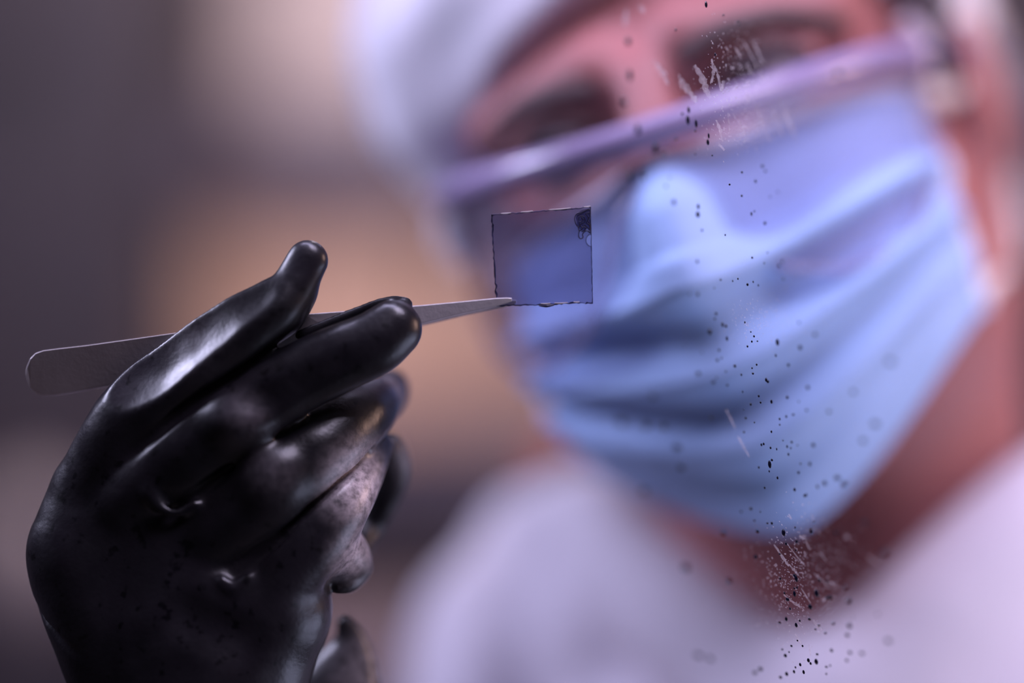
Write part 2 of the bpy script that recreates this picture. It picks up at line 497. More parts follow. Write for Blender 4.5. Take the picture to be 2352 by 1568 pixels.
def smear_mat(name, a):
    m, nt, b, out = nodes_of(name)
    nt.nodes.remove(b)
    t = nt.nodes.new('ShaderNodeBsdfTransparent')
    d = nt.nodes.new('ShaderNodeBsdfDiffuse'); d.inputs['Color'].default_value = (.85, .80, .88, 1)
    tr = nt.nodes.new('ShaderNodeBsdfTranslucent'); tr.inputs['Color'].default_value = (.85, .80, .88, 1)
    mm = nt.nodes.new('ShaderNodeMixShader'); mm.inputs['Fac'].default_value = .5
    nt.links.new(d.outputs[0], mm.inputs[1]); nt.links.new(tr.outputs[0], mm.inputs[2])
    tc = nt.nodes.new('ShaderNodeTexCoord')
    n = nt.nodes.new('ShaderNodeTexNoise'); n.inputs['Scale'].default_value = 700; n.inputs['Detail'].default_value = 3
    nt.links.new(tc.outputs['Object'], n.inputs['Vector'])
    mul = nt.nodes.new('ShaderNodeMath'); mul.operation = 'MULTIPLY'; mul.inputs[1].default_value = 2 * a
    nt.links.new(n.outputs['Fac'], mul.inputs[0])
    x = nt.nodes.new('ShaderNodeMixShader'); nt.links.new(mul.outputs[0], x.inputs['Fac'])
    nt.links.new(t.outputs[0], x.inputs[1]); nt.links.new(mm.outputs[0], x.inputs[2])
    nt.links.new(x.outputs[0], out.inputs['Surface'])
    return m
M['smear'] = smear_mat('dried_residue', .30)
M['speck'] = smear_mat('dried_specks', .48)

# ------------------------------------------------------------------ the room
def struct(o): return tag(o, kind='structure')
FZ = -CAMZ
struct(box('floor', 0, .9, FZ - .05, 4.2, 5.0, .1, M['floor']))
struct(box('ceiling', 0, .9, 1.25, 4.2, 5.0, .1, M['ceiling']))
struct(box('wall_back', 0, 3.05, -.15, 4.2, .1, 2.7, M['wall']))
struct(box('wall_left', -1.75, .9, -.15, .1, 4.2, 2.7, M['wall_dark']))
struct(box('wall_right', 1.95, .9, -.15, .1, 4.2, 2.7, M['wall']))
struct(box('wall_front', 0, -1.25, -.15, 4.2, .1, 2.7, M['wall_dark']))

# ------------------------------------------------------------------ things behind: a shelf rack with boxes and bottles
def pbox(name, x0, y0, x1, y1, d, depth, m, parent=None, bev=.004):
    """box whose front face spans the pixel rectangle at depth d (m)"""
    a = at(x0, y0, d) / 1000; b = at(x1, y1, d) / 1000
    return box(name, (a[0] + b[0]) / 2, d + depth / 2, (a[2] + b[2]) / 2, abs(b[0] - a[0]), depth, abs(a[2] - b[2]), m, parent, bev=bev)

RD = 2.05
a = at(330, 784, RD) / 1000
rack = empty('shelf_rack', (a[0] + .35, RD + .2, 0), 'dark metal storage rack with grey shelves behind the person', 'rack')
zb = {}
for nm, py in (('top', 300), ('low', 1010), ('base', 2200)):
    z = at(0, py, RD)[2] / 1000
    zb[nm] = z
    sh = box('shelf', a[0] + .40, RD + .2, z, 1.04, .40, .03, M['shelf'], rack)
    box('shelf_lip', a[0] + .40, RD - .012, z - .02, 1.04, .02, .075, M['dark_metal'], sh)
box('shelf', a[0] + .40, RD + .2, .62, 1.04, .40, .03, M['shelf'], rack)
for dx in (0, .80):
    for dy in (0.02, .38):
        box('post', a[0] + dx, RD + dy, -.40, .040, .04, 2.2, M['dark_metal'], rack)

def carton(px0, px1, h, d, dz, zshelf, m, label, name='carton'):
    """a box standing on a shelf, with lid flap seam and tape"""
    x0, x1 = at(px0, 0, d)[0] / 1000, at(px1, 0, d)[0] / 1000
    z0 = zshelf + .0155
    e = empty(name, ((x0 + x1) / 2, d + dz / 2, z0 + CAMZ), label, 'box')
    box('carton_body', (x0 + x1) / 2, d + dz / 2, z0 + h / 2, x1 - x0, dz, h, m, e, bev=.003)
    box('flap', (x0 + x1) / 2, d + dz * .25, z0 + h + .002, x1 - x0, dz * .485, .004, m, e)
    box('flap', (x0 + x1) / 2, d + dz * .75, z0 + h + .002, x1 - x0, dz * .485, .004, m, e)
    box('packing_tape', (x0 + x1) / 2, d - .0005, z0 + h * .85, .05, .001, h * .29, M['pale'], e)
    return e
carton(470, 1010, .215, RD + .02, .26, zb['low'], M['card'], 'brown cardboard carton on the lower shelf behind the tweezers')
carton(1040, 1370, .16, RD + .03, .26, zb['low'], M['card2'], 'pale brown cardboard carton behind the left edge of the face mask')
# pale storage bin on the upper shelf
def bin_(px0, px1, h, d, dz, zshelf, label):
    x0, x1 = at(px0, 0, d)[0] / 1000, at(px1, 0, d)[0] / 1000
    z0 = zshelf + .0155
    e = empty('storage_bin', ((x0 + x1) / 2, d + dz / 2, z0 + CAMZ), label, 'bin')
    box('bin_body', (x0 + x1) / 2, d + dz / 2, z0 + h / 2, x1 - x0, dz, h, M['pale'], e, bev=.012)
    box('lid', (x0 + x1) / 2, d + dz / 2, z0 + h + .008, x1 - x0 + .012, dz + .012, .016, M['pale'], e, bev=.005)
    box('handle', (x0 + x1) / 2, d - .008, z0 + h * .8, (x1 - x0) * .3, .014, .02, M['pale'], e, bev=.004)
bin_(560, 1100, .17, RD + .02, .3, zb['top'], 'pale plastic storage bin on the upper shelf beside the white cap')

def bottle(px, d, z0, r, h, m, capm, label):
    x = at(px, 0, d)[0] / 1000
    e = empty('bottle', (x, d, z0 + CAMZ), label, 'bottle')
    prof = [(0, 0), (r, 0), (r, h * .62), (r * .85, h * .70), (r * .38, h * .80), (r * .36, h * .90), (0, h * .90)]
    capp = [(0, h * .885), (r * .46, h * .885), (r * .46, h), (0, h)]
    for nm, pr, mm in (('bottle_body', prof, m), ('bottle_cap', capp, capm)):
        n = 24; v = []; f = []
        for q, (rr, zz) in enumerate(pr):
            for k in range(n):
                an = 2 * math.pi * k / n
                v.append((x + rr * math.cos(an), d + rr * math.sin(an), z0 + zz + CAMZ))
        for q in range(len(pr) - 1):
            for k in range(n):
                f.append((q * n + k, q * n + (k + 1) % n, (q + 1) * n + (k + 1) % n, (q + 1) * n + k))
        o = mesh_obj(nm, v, f, mm, e, raw=True)
        bm = bmesh.new(); bm.from_mesh(o.data); bmesh.ops.remove_doubles(bm, verts=bm.verts, dist=1e-5)
        bmesh.ops.recalc_face_normals(bm, faces=bm.faces); bm.to_mesh(o.data); bm.free()

# dark bench cabinet left of the rack with an instrument and a bottle on it
bx = at(60, 784, 1.75)[0] / 1000
cab = empty('cabinet', (bx - .12, 1.80, 0), 'dark bench cabinet at the left behind the gloved hand', 'cabinet')
ztop = at(0, 1390, 1.75)[2] / 1000
box('cabinet_body', bx - .12, 1.80, (ztop - .03 + FZ) / 2, .46, .40, ztop - .03 - FZ, M['black'], cab, bev=.004)
box('worktop', bx - .12, 1.80, ztop - .015, .50, .44, .03, M['black'], cab, bev=.004)
box('cabinet_door', bx - .235, 1.592, ztop - .40, .21, .016, .66, M['black'], cab, bev=.003)
box('cabinet_door', bx - .005, 1.592, ztop - .40, .21, .016, .66, M['black'], cab, bev=.003)
bottle(85, 1.70, ztop, .030, .105, M['pale'], M['brown'], 'pale bottle on the dark cabinet left of the gloved hand')
ins = empty('instrument', (bx - .14, 1.90, ztop + CAMZ), 'dark tall laboratory instrument at the upper left', 'instrument')
box('instrument_body', bx - .10, 1.90, ztop + .31, .38, .18, .62, M['black'], ins, bev=.01)
box('control_panel', bx - .12, 1.804, ztop + .50, .24, .012, .18, M['black'], ins, bev=.004)
box('door', bx - .10, 1.804, ztop + .20, .22, .012, .30, M['black'], ins, bev=.004)
# red cap bottle between mask and shoulder
bottle(1318, 1.25, at(0, 1500, 1.25)[2] / 1000, .026, .100, M['red'], M['red'], 'red bottle showing between the mask and the white shoulder')
sx = at(1318, 0, 1.25)[0] / 1000; sz = at(0, 1500, 1.25)[2] / 1000
tr = empty('side_table', (sx - .0, 1.32, 0), 'small grey side table behind the shoulder carrying a red bottle', 'table')
box('table_top', sx + .0, 1.35, sz - .011, .36, .28, .02, M['shelf'], tr, bev=.003)
for i in (-.15, .15):
    for j in (-.11, .11):
        box('leg', sx + i, 1.35 + j, (sz - .021 + FZ) / 2, .025, .025, sz - .021 - FZ, M['dark_metal'], tr)

# ------------------------------------------------------------------ the person
HC = np.array([66.0, 771.0, 63.0])
HX = np.array([.91173815, -.26324761, .31533194])
HY = np.array([-.28454705, -.95839484, .02263406])
HZ = np.array([-.29625414, .11036311, .94871148])
HM = [HX, HY, HZ]
def H(x, y, z): return HC + x * HX + y * HY + z * HZ

person = empty('person', (.11, .85, 0), 'person in white cap, blue face mask and white coat holding up a small sample', 'person')

def build_body():
    F = Field((-170, 560, -1515), (400, 980, 190), 3.2)
    # skull and face
    F.ell(H(0, -12, 34), (75, 96, 88), HM, 4)
    F.ell(H(0, 22, -20), (66, 70, 80), HM, 12)
    F.seg(H(0, 45, -40), 46, H(0, 70, -98), 24, 14)
    for s in (-1, 1):
        F.ell(H(s * 37, 48, -34), (24, 24, 24), HM, 14)
        F.seg(H(s * 14, 88, 18), 9, H(s * 52, 66, 15), 9, 10)
        F.seg(H(s * 54, 6, -60), 15, H(s * 22, 60, -98), 14, 14)
        F.ell(H(s * 53, -6, -44), (20, 34, 46), HM, 12)
        F.ell(H(s * 32, 96, -1), (17, 16, 12), HM, 6, 'cut')
        F.seg(H(s * 17, 84, 4), 4, H(s * 46, 79, 3), 4, 4)          # eyelids
        F.ell(H(s * 80, -12, -8), (9, 17, 31), HM, 6)                # ears
        F.ell(H(s * 10, 104, -42), (8, 9, 7), HM, 6)                 # nostrils
    F.seg(H(0, 92, 8), 8, H(0, 113, -38), 10, 8)
    F.seg(H(-16, 94, -70), 6, H(16, 94, -70), 6, 6)                  # lips
    # neck, trunk, arms, legs
    F.seg(H(14, -18, -60), 60, (120, 818, -150), 60, 16)
    F.chain([((26, 842, -124), 48), ((105, 850, -185), 78), ((262, 832, -140), 52)], 18)
    F.chain([((115, 860, -200), 95), ((125, 868, -420), 100), ((120, 868, -620), 105)], 20)
    F.chain([((24, 842, -124), 46), ((-88, 790, -335), 38), ((-78, 628, -165), 27), ((-70, 612, -120), 20)], 12)
    F.chain([((266, 832, -140), 48), ((320, 820, -400), 38), ((300, 740, -600), 28)], 12)
    for s in (-1, 1):
        F.chain([((120 + s * 55, 868, -640), 80), ((120 + s * 62, 860, -1040), 52), ((120 + s * 62, 866, -1440), 36)], 14)
        F.seg((120 + s * 62, 870, -1470), 30, (120 + s * 66, 730, -1476), 24, 10)
    V, Q = F.extract(2)
    return np_mesh('body', V, Q, M['skin'], person)
build_body()

# eyes and brows
def uv_sphere(name, C, r, axes, m, parent, nu=24, nv=14, label=None):
    v, f = [], []
    for i in range(nv + 1):
        th = math.pi * i / nv
        for k in range(nu):
            an = 2 * math.pi * k / nu
            v.append((r * math.sin(th) * math.cos(an), r * math.cos(th), r * math.sin(th) * math.sin(an)))
    for i in range(nv):
        for k in range(nu):
            f.append((i * nu + k, i * nu + (k + 1) % nu, (i + 1) * nu + (k + 1) % nu, (i + 1) * nu + k))
    me = bpy.data.meshes.new(name); me.from_pydata([tuple(np.array(q) / 1000) for q in v], [], f); me.update()
    me.polygons.foreach_set('use_smooth', [True] * len(me.polygons)); me.materials.append(m)
    bm = bmesh.new(); bm.from_mesh(me); bmesh.ops.remove_doubles(bm, verts=bm.verts, dist=1e-6)
    bmesh.ops.recalc_face_normals(bm, faces=bm.faces); bm.to_mesh(me); bm.free()
    o = bpy.data.objects.new(name, me); COL.objects.link(o)
    mw = Matrix(((axes[0][0], axes[1][0], axes[2][0], 0), (axes[0][1], axes[1][1], axes[2][1], 0), (axes[0][2], axes[1][2], axes[2][2], 0), (0, 0, 0, 1)))
    o.matrix_world = Matrix.Translation(W(C)) @ mw
    o.parent = parent; o.matrix_parent_inverse = Matrix.Translation(parent.location).inverted()
    return o
for s in (-1, 1):
    g = np.cos(.35) * HY - np.sin(.35) * HX - .25 * HZ; g /= np.linalg.norm(g)
    gx = np.cross(g, HZ); gx /= np.linalg.norm(gx)
    uv_sphere('eye', H(s * 32, 76, 0), 12.5, (gx, g, np.cross(gx, g)), M['eye'], person)
    tube('eyebrow', [H(s * 13, 99, 11), H(s * 27, 96, 14), H(s * 42, 87, 14), H(s * 56, 74, 8)], [2.6, 3.4, 3, 1.8], M['brow'], person, flat=(HY, .5))
    tube('eyelashes', [H(s * 18, 89, 2), H(s * 32, 91, 6), H(s * 46, 83, 2)], [1.6, 2.2, 1.6], M['brow'], person, n=8)

def build_cap():
    F = Field((-90, 640, -20), (230, 960, 270), 2.6)
    F.ell(H(-3, -20, 54), (101, 112, 92), HM, 3)
    F.ell(H(-40, 10, 44), (62, 66, 56), HM, 10)
    F.waves(1.6, 34, 3)
    A, B, C = H(-68, 43, 3), H(0, 90, 42), H(72, 28, 18)
    n = np.cross(B - A, C - A); n /= np.linalg.norm(n)
    if n @ HY < 0: n = -n
    F.half(n, float(n @ A), 5)
    # leave room for the head inside
    F.ell(H(0, -12, 30), (76, 97, 88), HM, 2, 'cut')
    F.half(-HZ, float(-HZ @ H(0, 0, -6)), 5)
    V, Q = F.extract(3)
    o = np_mesh('cap', V, Q, M['cap'], person)
    tag(o, 'white bouffant cap')
build_cap()

def build_hair():
    F = Field((90, 690, 60), (220, 880, 220), 2.2)
    rng = np.random.default_rng(4)
    for i in range(46):
        y = rng.uniform(-34, 34); z = rng.uniform(22, 74) - max(0, y) * .1
        F.ell(H(74 + rng.uniform(-3, 6) - .0022 * z * z * .6, y, z), (8, rng.uniform(6, 13), rng.uniform(7, 14)), HM, 4)
    V, Q = F.extract(1)
    tag(np_mesh('hair', V, Q, M['hair'], person), 'grey curly hair at the temple')
build_hair()

# face mask
def mask_point(u, t):
    ph = u * math.radians(84)
    su = abs(math.sin(ph)) ** 1.5
    zc = -17 - 107 * t
    zs = (-9 - 69 * t) if u > 0 else (-27 - 51 * t)
    z = zc * (1 - su) + zs * su
    yf = np.interp(t, [0, .15, .3, .5, .75, .9, 1], [100, 106, 108, 107, 103, 95, 78])
    y0 = 20 if u > 0 else 14
    y = y0 + (yf - y0) * max(0, math.cos(ph)) ** .8
    x = (65.5 if u > 0 else 68.5) * math.sin(ph)
    ridge = np.interp(t, [0, .12, .28, .42, .6], [15, 20, 22, 11, 0])
    y += ridge * math.exp(-(x / 15.0) ** 2)
    # pleats: three folds that step down
    pl = 0
    for c, am in ((.36, 9.0), (.58, 9.0), (.78, 5.0)):
        q = (t - c) / .07
        if 0 <= q <= 1: pl += am * (1 - q) ** 1.3
        elif -1.4 < q < 0: pl += am * (1 + q / 1.4)
    w = 1 - abs(u) ** 3 * .55
    n = np.array([math.sin(ph), math.cos(ph), 0])
    return H(*(np.array([x, y, z]) + n * pl * w))

def build_mask():
    nu, nv = 90, 120
    v = [mask_point(-1 + 2 * i / nu, j / nv) for j in range(nv + 1) for i in range(nu + 1)]
    f = [(j * (nu + 1) + i, j * (nu + 1) + i + 1, (j + 1) * (nu + 1) + i + 1, (j + 1) * (nu + 1) + i) for j in range(nv) for i in range(nu)]
    o = mesh_obj('face_mask', v, f, M['mask'], person)
    tag(o, 'light blue pleated face mask')
    so = o.modifiers.new('solid', 'SOLIDIFY'); so.thickness = .0012; so.offset = 0
    tube('nose_binding', [mask_point(-.95 + 1.9 * i / 20, .012) for i in range(21)], 2.2, M['nose_wire'], o, n=8)
    for s in (-1, 1):
        tube('side_binding', [mask_point(s * .985, i / 8) for i in range(9)], 2.4, M['nose_wire'], o, n=8)
        p0 = mask_point(s * .98, .05); p1 = mask_point(s * .98, .95)
        tube('ear_loop', [p0, H(s * 79, -4, -8), H(s * 87, -20, 12), H(s * 90, -36, 14), H(s * 86, -44, -6), H(s * 80, -34, -36), H(s * 76, -14, -60), p1],
             [3.2, 3.4, 3.2, 3, 3, 3, 3, 2.6], M['loop'], o, n=10)
build_mask()

# safety glasses: a thing of their own
def lens_pt(ph, z, off=0.0):
    return H((75 + off) * math.sin(ph) - 4.5, 26 + (92 + off) * math.cos(ph), z)
def lens_bottom(ph):
    x = abs(79 * math.sin(ph))
    return float(np.interp(x, [0, 8, 18, 30, 45, 60, 70, 76, 79], [-24, -28, -44, -56, -61, -59, -48, -34, -20]))
def lens_top(ph): return -1 - 11 * math.cos(ph) ** 2 - 3 * math.sin(ph)
gl = empty('safety_glasses', tuple(W(H(0, 112, -10))), 'clear wraparound safety glasses on the face above the blue mask', 'glasses')
PH = math.radians(82)
def build_glasses():
    nu, nv = 80, 14
    v = []
    for j in range(nv + 1):
        for i in range(nu + 1):
            ph = -PH + 2 * PH * i / nu
            zt, zb_ = lens_top(ph), lens_bottom(ph)
            v.append(lens_pt(ph, zt + (zb_ - zt) * j / nv))
    f = [(j * (nu + 1) + i, j * (nu + 1) + i + 1, (j + 1) * (nu + 1) + i + 1, (j + 1) * (nu + 1) + i) for j in range(nv) for i in range(nu)]
    o = mesh_obj('lens', v, f, M['lens'], gl)
    so = o.modifiers.new('solid', 'SOLIDIFY'); so.thickness = .0018; so.offset = 0
    tag(o, 'clear curved lens')
    tube('brow_bar', [lens_pt(-PH + 2 * PH * i / 24, lens_top(-PH + 2 * PH * i / 24) + 2, 1.0) for i in range(25)], [4.4] * 25, M['frame'], gl, n=14)
    tube('lower_rim', [lens_pt(-PH + 2 * PH * i / 48, lens_bottom(-PH + 2 * PH * i / 48)) for i in range(49)], 1.4, M['rim'], gl, n=8)
    for s in (-1, 1):
        q = .62 if s > 0 else 1.15
        dz = 0 if s > 0 else -7
        tube('end_piece', [lens_pt(s * PH * .97, 9 + dz, 1), lens_pt(s * PH * 1.0, 2 + dz, 2), lens_pt(s * PH * 1.01, -9 + dz, 1)], [4.5 * q, 6.5 * q, 4.2 * q], M['endpiece'] if s > 0 else M['glint_white'], gl, n=14)  # left end piece whiter: its brightness is put into the colour
        tube('hinge', [H(s * 74, 30, 5), H(s * 79, 16, 1), H(s * 80, 4, 0)], [5.5, 9, 5.5], M['navy'], gl, n=14, flat=(HX, .35))
        tube('temple_arm', [H(s * 80, 8, 1), H(s * 87, -20, 5), H(s * 89, -52, 2), H(s * 84, -78, -16)], [3.4, 3, 2.8, 2.2], M['frame'], gl, n=10, flat=(HX, .5))
    # added white beads standing in for glints on the rim
    def find(px, py):
        best = None
        for ph in np.linspace(-PH, PH, 161):
            for z in np.linspace(-64, 0, 65):
                p = lens_pt(ph, z, 1.0)
                e = (1176 + p[0] / (K * p[1]) - px) ** 2 + (784 - p[2] / (K * p[1]) - py) ** 2
                if best is None or e < best[0]: best = (e, p)
        return best[1]
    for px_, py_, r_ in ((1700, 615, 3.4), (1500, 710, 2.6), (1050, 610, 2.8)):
        uv_sphere('rim_glint', find(px_, py_), r_, (HX, HY, HZ), M['glint_white'], gl, 14, 10)
build_glasses()

# coat
def build_coat():
    F = Field((-190, 600, -1120), (430, 1010, 30), 4.0)
    F.chain([((24, 842, -120), 58), ((105, 852, -192), 92), ((268, 834, -130), 62)], 18)
    F.chain([((115, 862, -205), 108), ((125, 872, -420), 118), ((122, 870, -640), 130), ((122, 868, -1080), 150)], 20)
    F.chain([((22, 842, -120), 57), ((-86, 792, -338), 50), ((-80, 640, -185), 40)], 14)
    F.chain([((270, 834, -140), 62), ((325, 820, -400), 52), ((304, 744, -590), 40)], 14)
    # folds of the cloth
    F.waves(3.0, 95, 11, 6)
    for p, q, r in ((at(1500, 1240, .80), at(1540, 1700, .76), 9), (at(1120, 1330, .80), at(1230, 1600, .78), 10), (at(2230, 1420, .76), at(2290, 1700, .74), 16)):
        F.seg(p, r * .6, q, r, 14, 'cut')
    # the lapels, open in a V in front of the neck
    F.chain([(at(1230, 1250, .85), 20), (at(1370, 1190, .81), 17), (at(1450, 1320, .785), 20), (at(1580, 1440, .762), 20), (at(1770, 1600, .742), 20)], 12)
    F.chain([(at(2620, 1100, .80), 22), (at(2440, 1180, .745), 22), (at(2190, 1385, .725), 21), (at(1985, 1560, .722), 20)], 12)
    F.ell(at(1850, 1820, .79), (80, 50, 60), None, 12)
    F.chain([(at(2700, 1330, .78), 30), (at(2420, 1500, .745), 34), (at(2180, 1660, .735), 36), (at(1900, 1760, .735), 36)], 14)
    F.chain([((122, 812, -215), 74), ((122, 840, -330), 95)], 12)
    V, Q = F.extract(3)
    o = np_mesh('coat', V, Q, M['coat'], person)
    tag(o, 'white laboratory coat with open collar')
build_coat()

# ------------------------------------------------------------------ the gloved hand
SQ = 0.75                                         # depth squash of the hand
def build_glove():
    px = .6 * K * 1000
    def G(x, y, d):
        p = at(x, y, d); p[1] = (p[1] - 600) / SQ; return p
    def C(*pts): return [(G(x, y, d), r * px) for x, y, d, r in pts]
    lo = G(20, 520, .6); hi = G(1000, 2080, .6)
    F = Field((lo[0] - 2, -48, hi[2]), (hi[0] + 2, 74, lo[2]), .72)
    # back of the hand and wrist
    F.chain(C((215, 1130, .603, 98), (196, 1230, .603, 122), (198, 1300, .603, 134), (285, 1490, .604, 150), (370, 1660, .606, 165), (450, 2000, .615, 190)), 10)
    F.chain(C((330, 1180, .602, 110), (420, 1300, .602, 150), (470, 1500, .603, 185), (500, 1700, .605, 190), (520, 2000, .615, 200)), 10)
    F.chain(C((595, 1400, .603, 170), (560, 1550, .604, 145), (520, 1720, .606, 150)), 8)
    # loose gauntlet behind the wrist
    F.chain(C((792, 1432, .622, 18), (806, 1490, .624, 48), (775, 1600, .626, 112), (700, 1760, .626, 190), (600, 2000, .62, 210)), 2.0)
    # ring finger
    F.chain(C((540, 1420, .600, 120), (660, 1290, .597, 100), (755, 1180, .598, 84), (825, 1085, .606, 58), (868, 1022, .614, 34)), 2.2)
    F.chain(C((730, 1230, .600, 86), (785, 1275, .606, 66), (800, 1300, .608, 54)), 3.0)
    # little finger curled behind it
    F.chain(C((890, 1032, .628, 46), (903, 1078, .630, 43), (880, 1150, .632, 40), (846, 1216, .632, 34), (800, 1280, .625, 40)), 1.2)
    # middle finger
    F.chain(C((380, 1290, .601, 118), (510, 1200, .597, 108), (640, 1105, .595, 100), (745, 1020, .599, 92), (815, 960, .606, 80), (855, 928, .614, 66)), 1.6)
    F.chain(C((850, 940, .618, 52), (884, 908, .629, 54), (895, 888, .633, 46)), 1.0)
    # index finger
    F.chain(C((300, 1150, .600, 110), (420, 1055, .596, 104), (530, 975, .594, 96), (640, 895, .592, 83), (760, 832, .592, 78), (850, 794, .592, 74), (902, 756, .593, 67)), 1.6)
    # thumb
    F.chain(C((215, 1130, .602, 96), (310, 965, .598, 96), (430, 848, .594, 86), (540, 765, .592, 80), (620, 712, .592, 68), (668, 668, .593, 54), (706, 598, .594, 47)), 1.6)
    F.chain(C((655, 720, .595, 44), (694, 676, .596, 28)), 4)
    # pinched fold along the top of the index tip
    F.chain(C((690, 770, .5985, 12), (800, 726, .599, 14), (890, 696, .5985, 15), (928, 702, .5955, 20)), .8)
    F.chain(C((705, 764, .5945, 9), (800, 728, .5935, 16), (882, 702, .594, 12)), .7, 'cut')
    # collapsed top plane of the thumb, leaving a ridge below it
    F.chain(C((570, 545, .5785, 165), (520, 568, .5777, 190), (426, 622, .5777, 198), (316, 705, .5795, 200), (232, 780, .581, 196), (150, 840, .577, 185)), 1.2, 'cut')
    # webs and creases between the fingers
    F.chain(C((366, 1136, .5885, 14), (402, 1150, .5885, 18), (440, 1138, .589, 14), (500, 1098, .590, 11), (570, 1045, .5905, 10), (660, 985, .591, 9), (760, 935, .592, 7)), 1.4, 'cut')
    F.chain(C((300, 1050, .590, 7), (420, 945, .590, 10), (540, 862, .590, 10), (650, 792, .590, 9)), 1.6, 'cut')
    F.chain(C((522, 1322, .589, 10), (548, 1318, .589, 15), (590, 1284, .590, 12), (660, 1222, .591, 11), (760, 1122, .594, 10), (850, 1030, .602, 8)), 1.6, 'cut')
    F.chain(C((510, 1335, .5895, 8), (538, 1350, .5893, 9), (570, 1330, .5893, 8)), 3.0)
    F.chain(C((345, 1132, .5898, 9), (368, 1166, .5893, 10), (405, 1178, .5890, 10), (445, 1160, .5892, 9)), 3.0)
    # sunken flank of the ring finger base, with the folded lip below
    F.chain(C((775, 1350, .604, 14), (806, 1336, .606, 24), (838, 1306, .608, 18)), 1.0)
    F.chain(C((782, 1362, .601, 5), (812, 1346, .602, 9), (842, 1312, .603, 6)), .8, 'cut')
    F.chain(C((812, 1400, .598, 30), (822, 1440, .598, 30)), 2.0, 'cut')
    # dent inside the little finger loop, hollows on the finger backs
    F.ell(G(908, 1072, .6175), (2.6, 5.2, 5.2), None, 1.5, 'cut')
    F.chain(C((560, 945, .5832, 46), (660, 900, .5818, 46), (780, 842, .5818, 44)), 3.0, 'cut')
    F.chain(C((430, 1420, .5848, 60), (560, 1480, .5848, 60)), 4.0, 'cut')
    # knuckle swellings that catch the light
    F.ell(G(545, 965, .5885), (7, 6, 5), None, 5)
    F.ell(G(620, 1095, .5895), (6, 5, 6), None, 6)
    # seam folds on the wrist
    F.chain(C((88, 1380, .602, 5), (140, 1470, .596, 5), (230, 1560, .590, 5), (320, 1620, .588, 5)), 1.5, 'cut')
    F.chain(C((330, 1240, .585, 6), (230, 1330, .587, 5), (190, 1420, .59, 5)), 3, 'cut')
    F.waves(.08, 12, 5, 8)
    V, Q = F.extract(7)
    V[:, 1] = V[:, 1] * SQ + 600
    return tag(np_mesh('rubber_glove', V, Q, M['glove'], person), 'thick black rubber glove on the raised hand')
build_glove()

# ------------------------------------------------------------------ tweezers
def build_tweezers():
    e = empty('tweezers', tuple(W(at(620, 790, .601))), 'steel tweezers pinched by the black glove, gripping the small glass square', 'tweezers')
    top = ([60, 66, 80, 100, 130, 200, 385, 560, 690, 850, 975, 1060, 1140, 1165, 1176], [852, 828, 812, 805, 801, 793, 767, 741, 722, 710, 700, 692, 684, 683, 684])
    bot = ([60, 66, 80, 100, 130, 200, 250, 560, 690, 850, 975, 1060, 1140, 1165, 1176], [860, 884, 900, 908, 907, 895, 886, 828, 800, 768, 741, 720, 703, 696, 692])
    xs = [60, 63, 70, 82, 100, 130, 200, 300, 400, 500, 600, 700, 800, 900, 975, 1060, 1140, 1165, 1176]
    tilt = math.tan(math.radians(20))
    for side in (0, 1):
        v, f = [], []
        for x in xs:
            t, b = np.interp(x, *top), np.interp(x, *bot)
            u = (x - 60) / 1116
            bow = math.sin(math.pi * min(1, u * 1.0)) ** .8
            d0 = .6014 - .0010 * bow - .0016 * u if side == 0 else .6027 + .0055 * bow - .0014 * u
            xx = x + (10 * u if side else 0)
            for th in (0, .0012):
                for y in (t, b):
                    c = (t + b) / 2
                    wob = min(1.0, .15 + abs(b - t) / 60) * (1 - .75 * min(1, max(0, (u - .5) / .25)))
                    d = d0 + th * (1 - .35 * u) + (y - c) * K * .6 * tilt * wob
                    v.append(at(xx, y + (5 if side else 0) * u, d))
        for i in range(len(xs) - 1):
            a, b = i * 4, (i + 1) * 4
            f += [(a, a + 1, b + 1, b), (a + 2, b + 2, b + 3, a + 3), (a, b, b + 2, a + 2), (a + 1, a + 3, b + 3, b + 1)]
        f += [(0, 2, 3, 1), (len(v) - 4, len(v) - 3, len(v) - 1, len(v) - 2)]
        o = recalc(mesh_obj('tweezer_arm', v, f, M['steel'], e, smooth=False))
        bevel(o, .00022, 2)
    return e
build_tweezers()

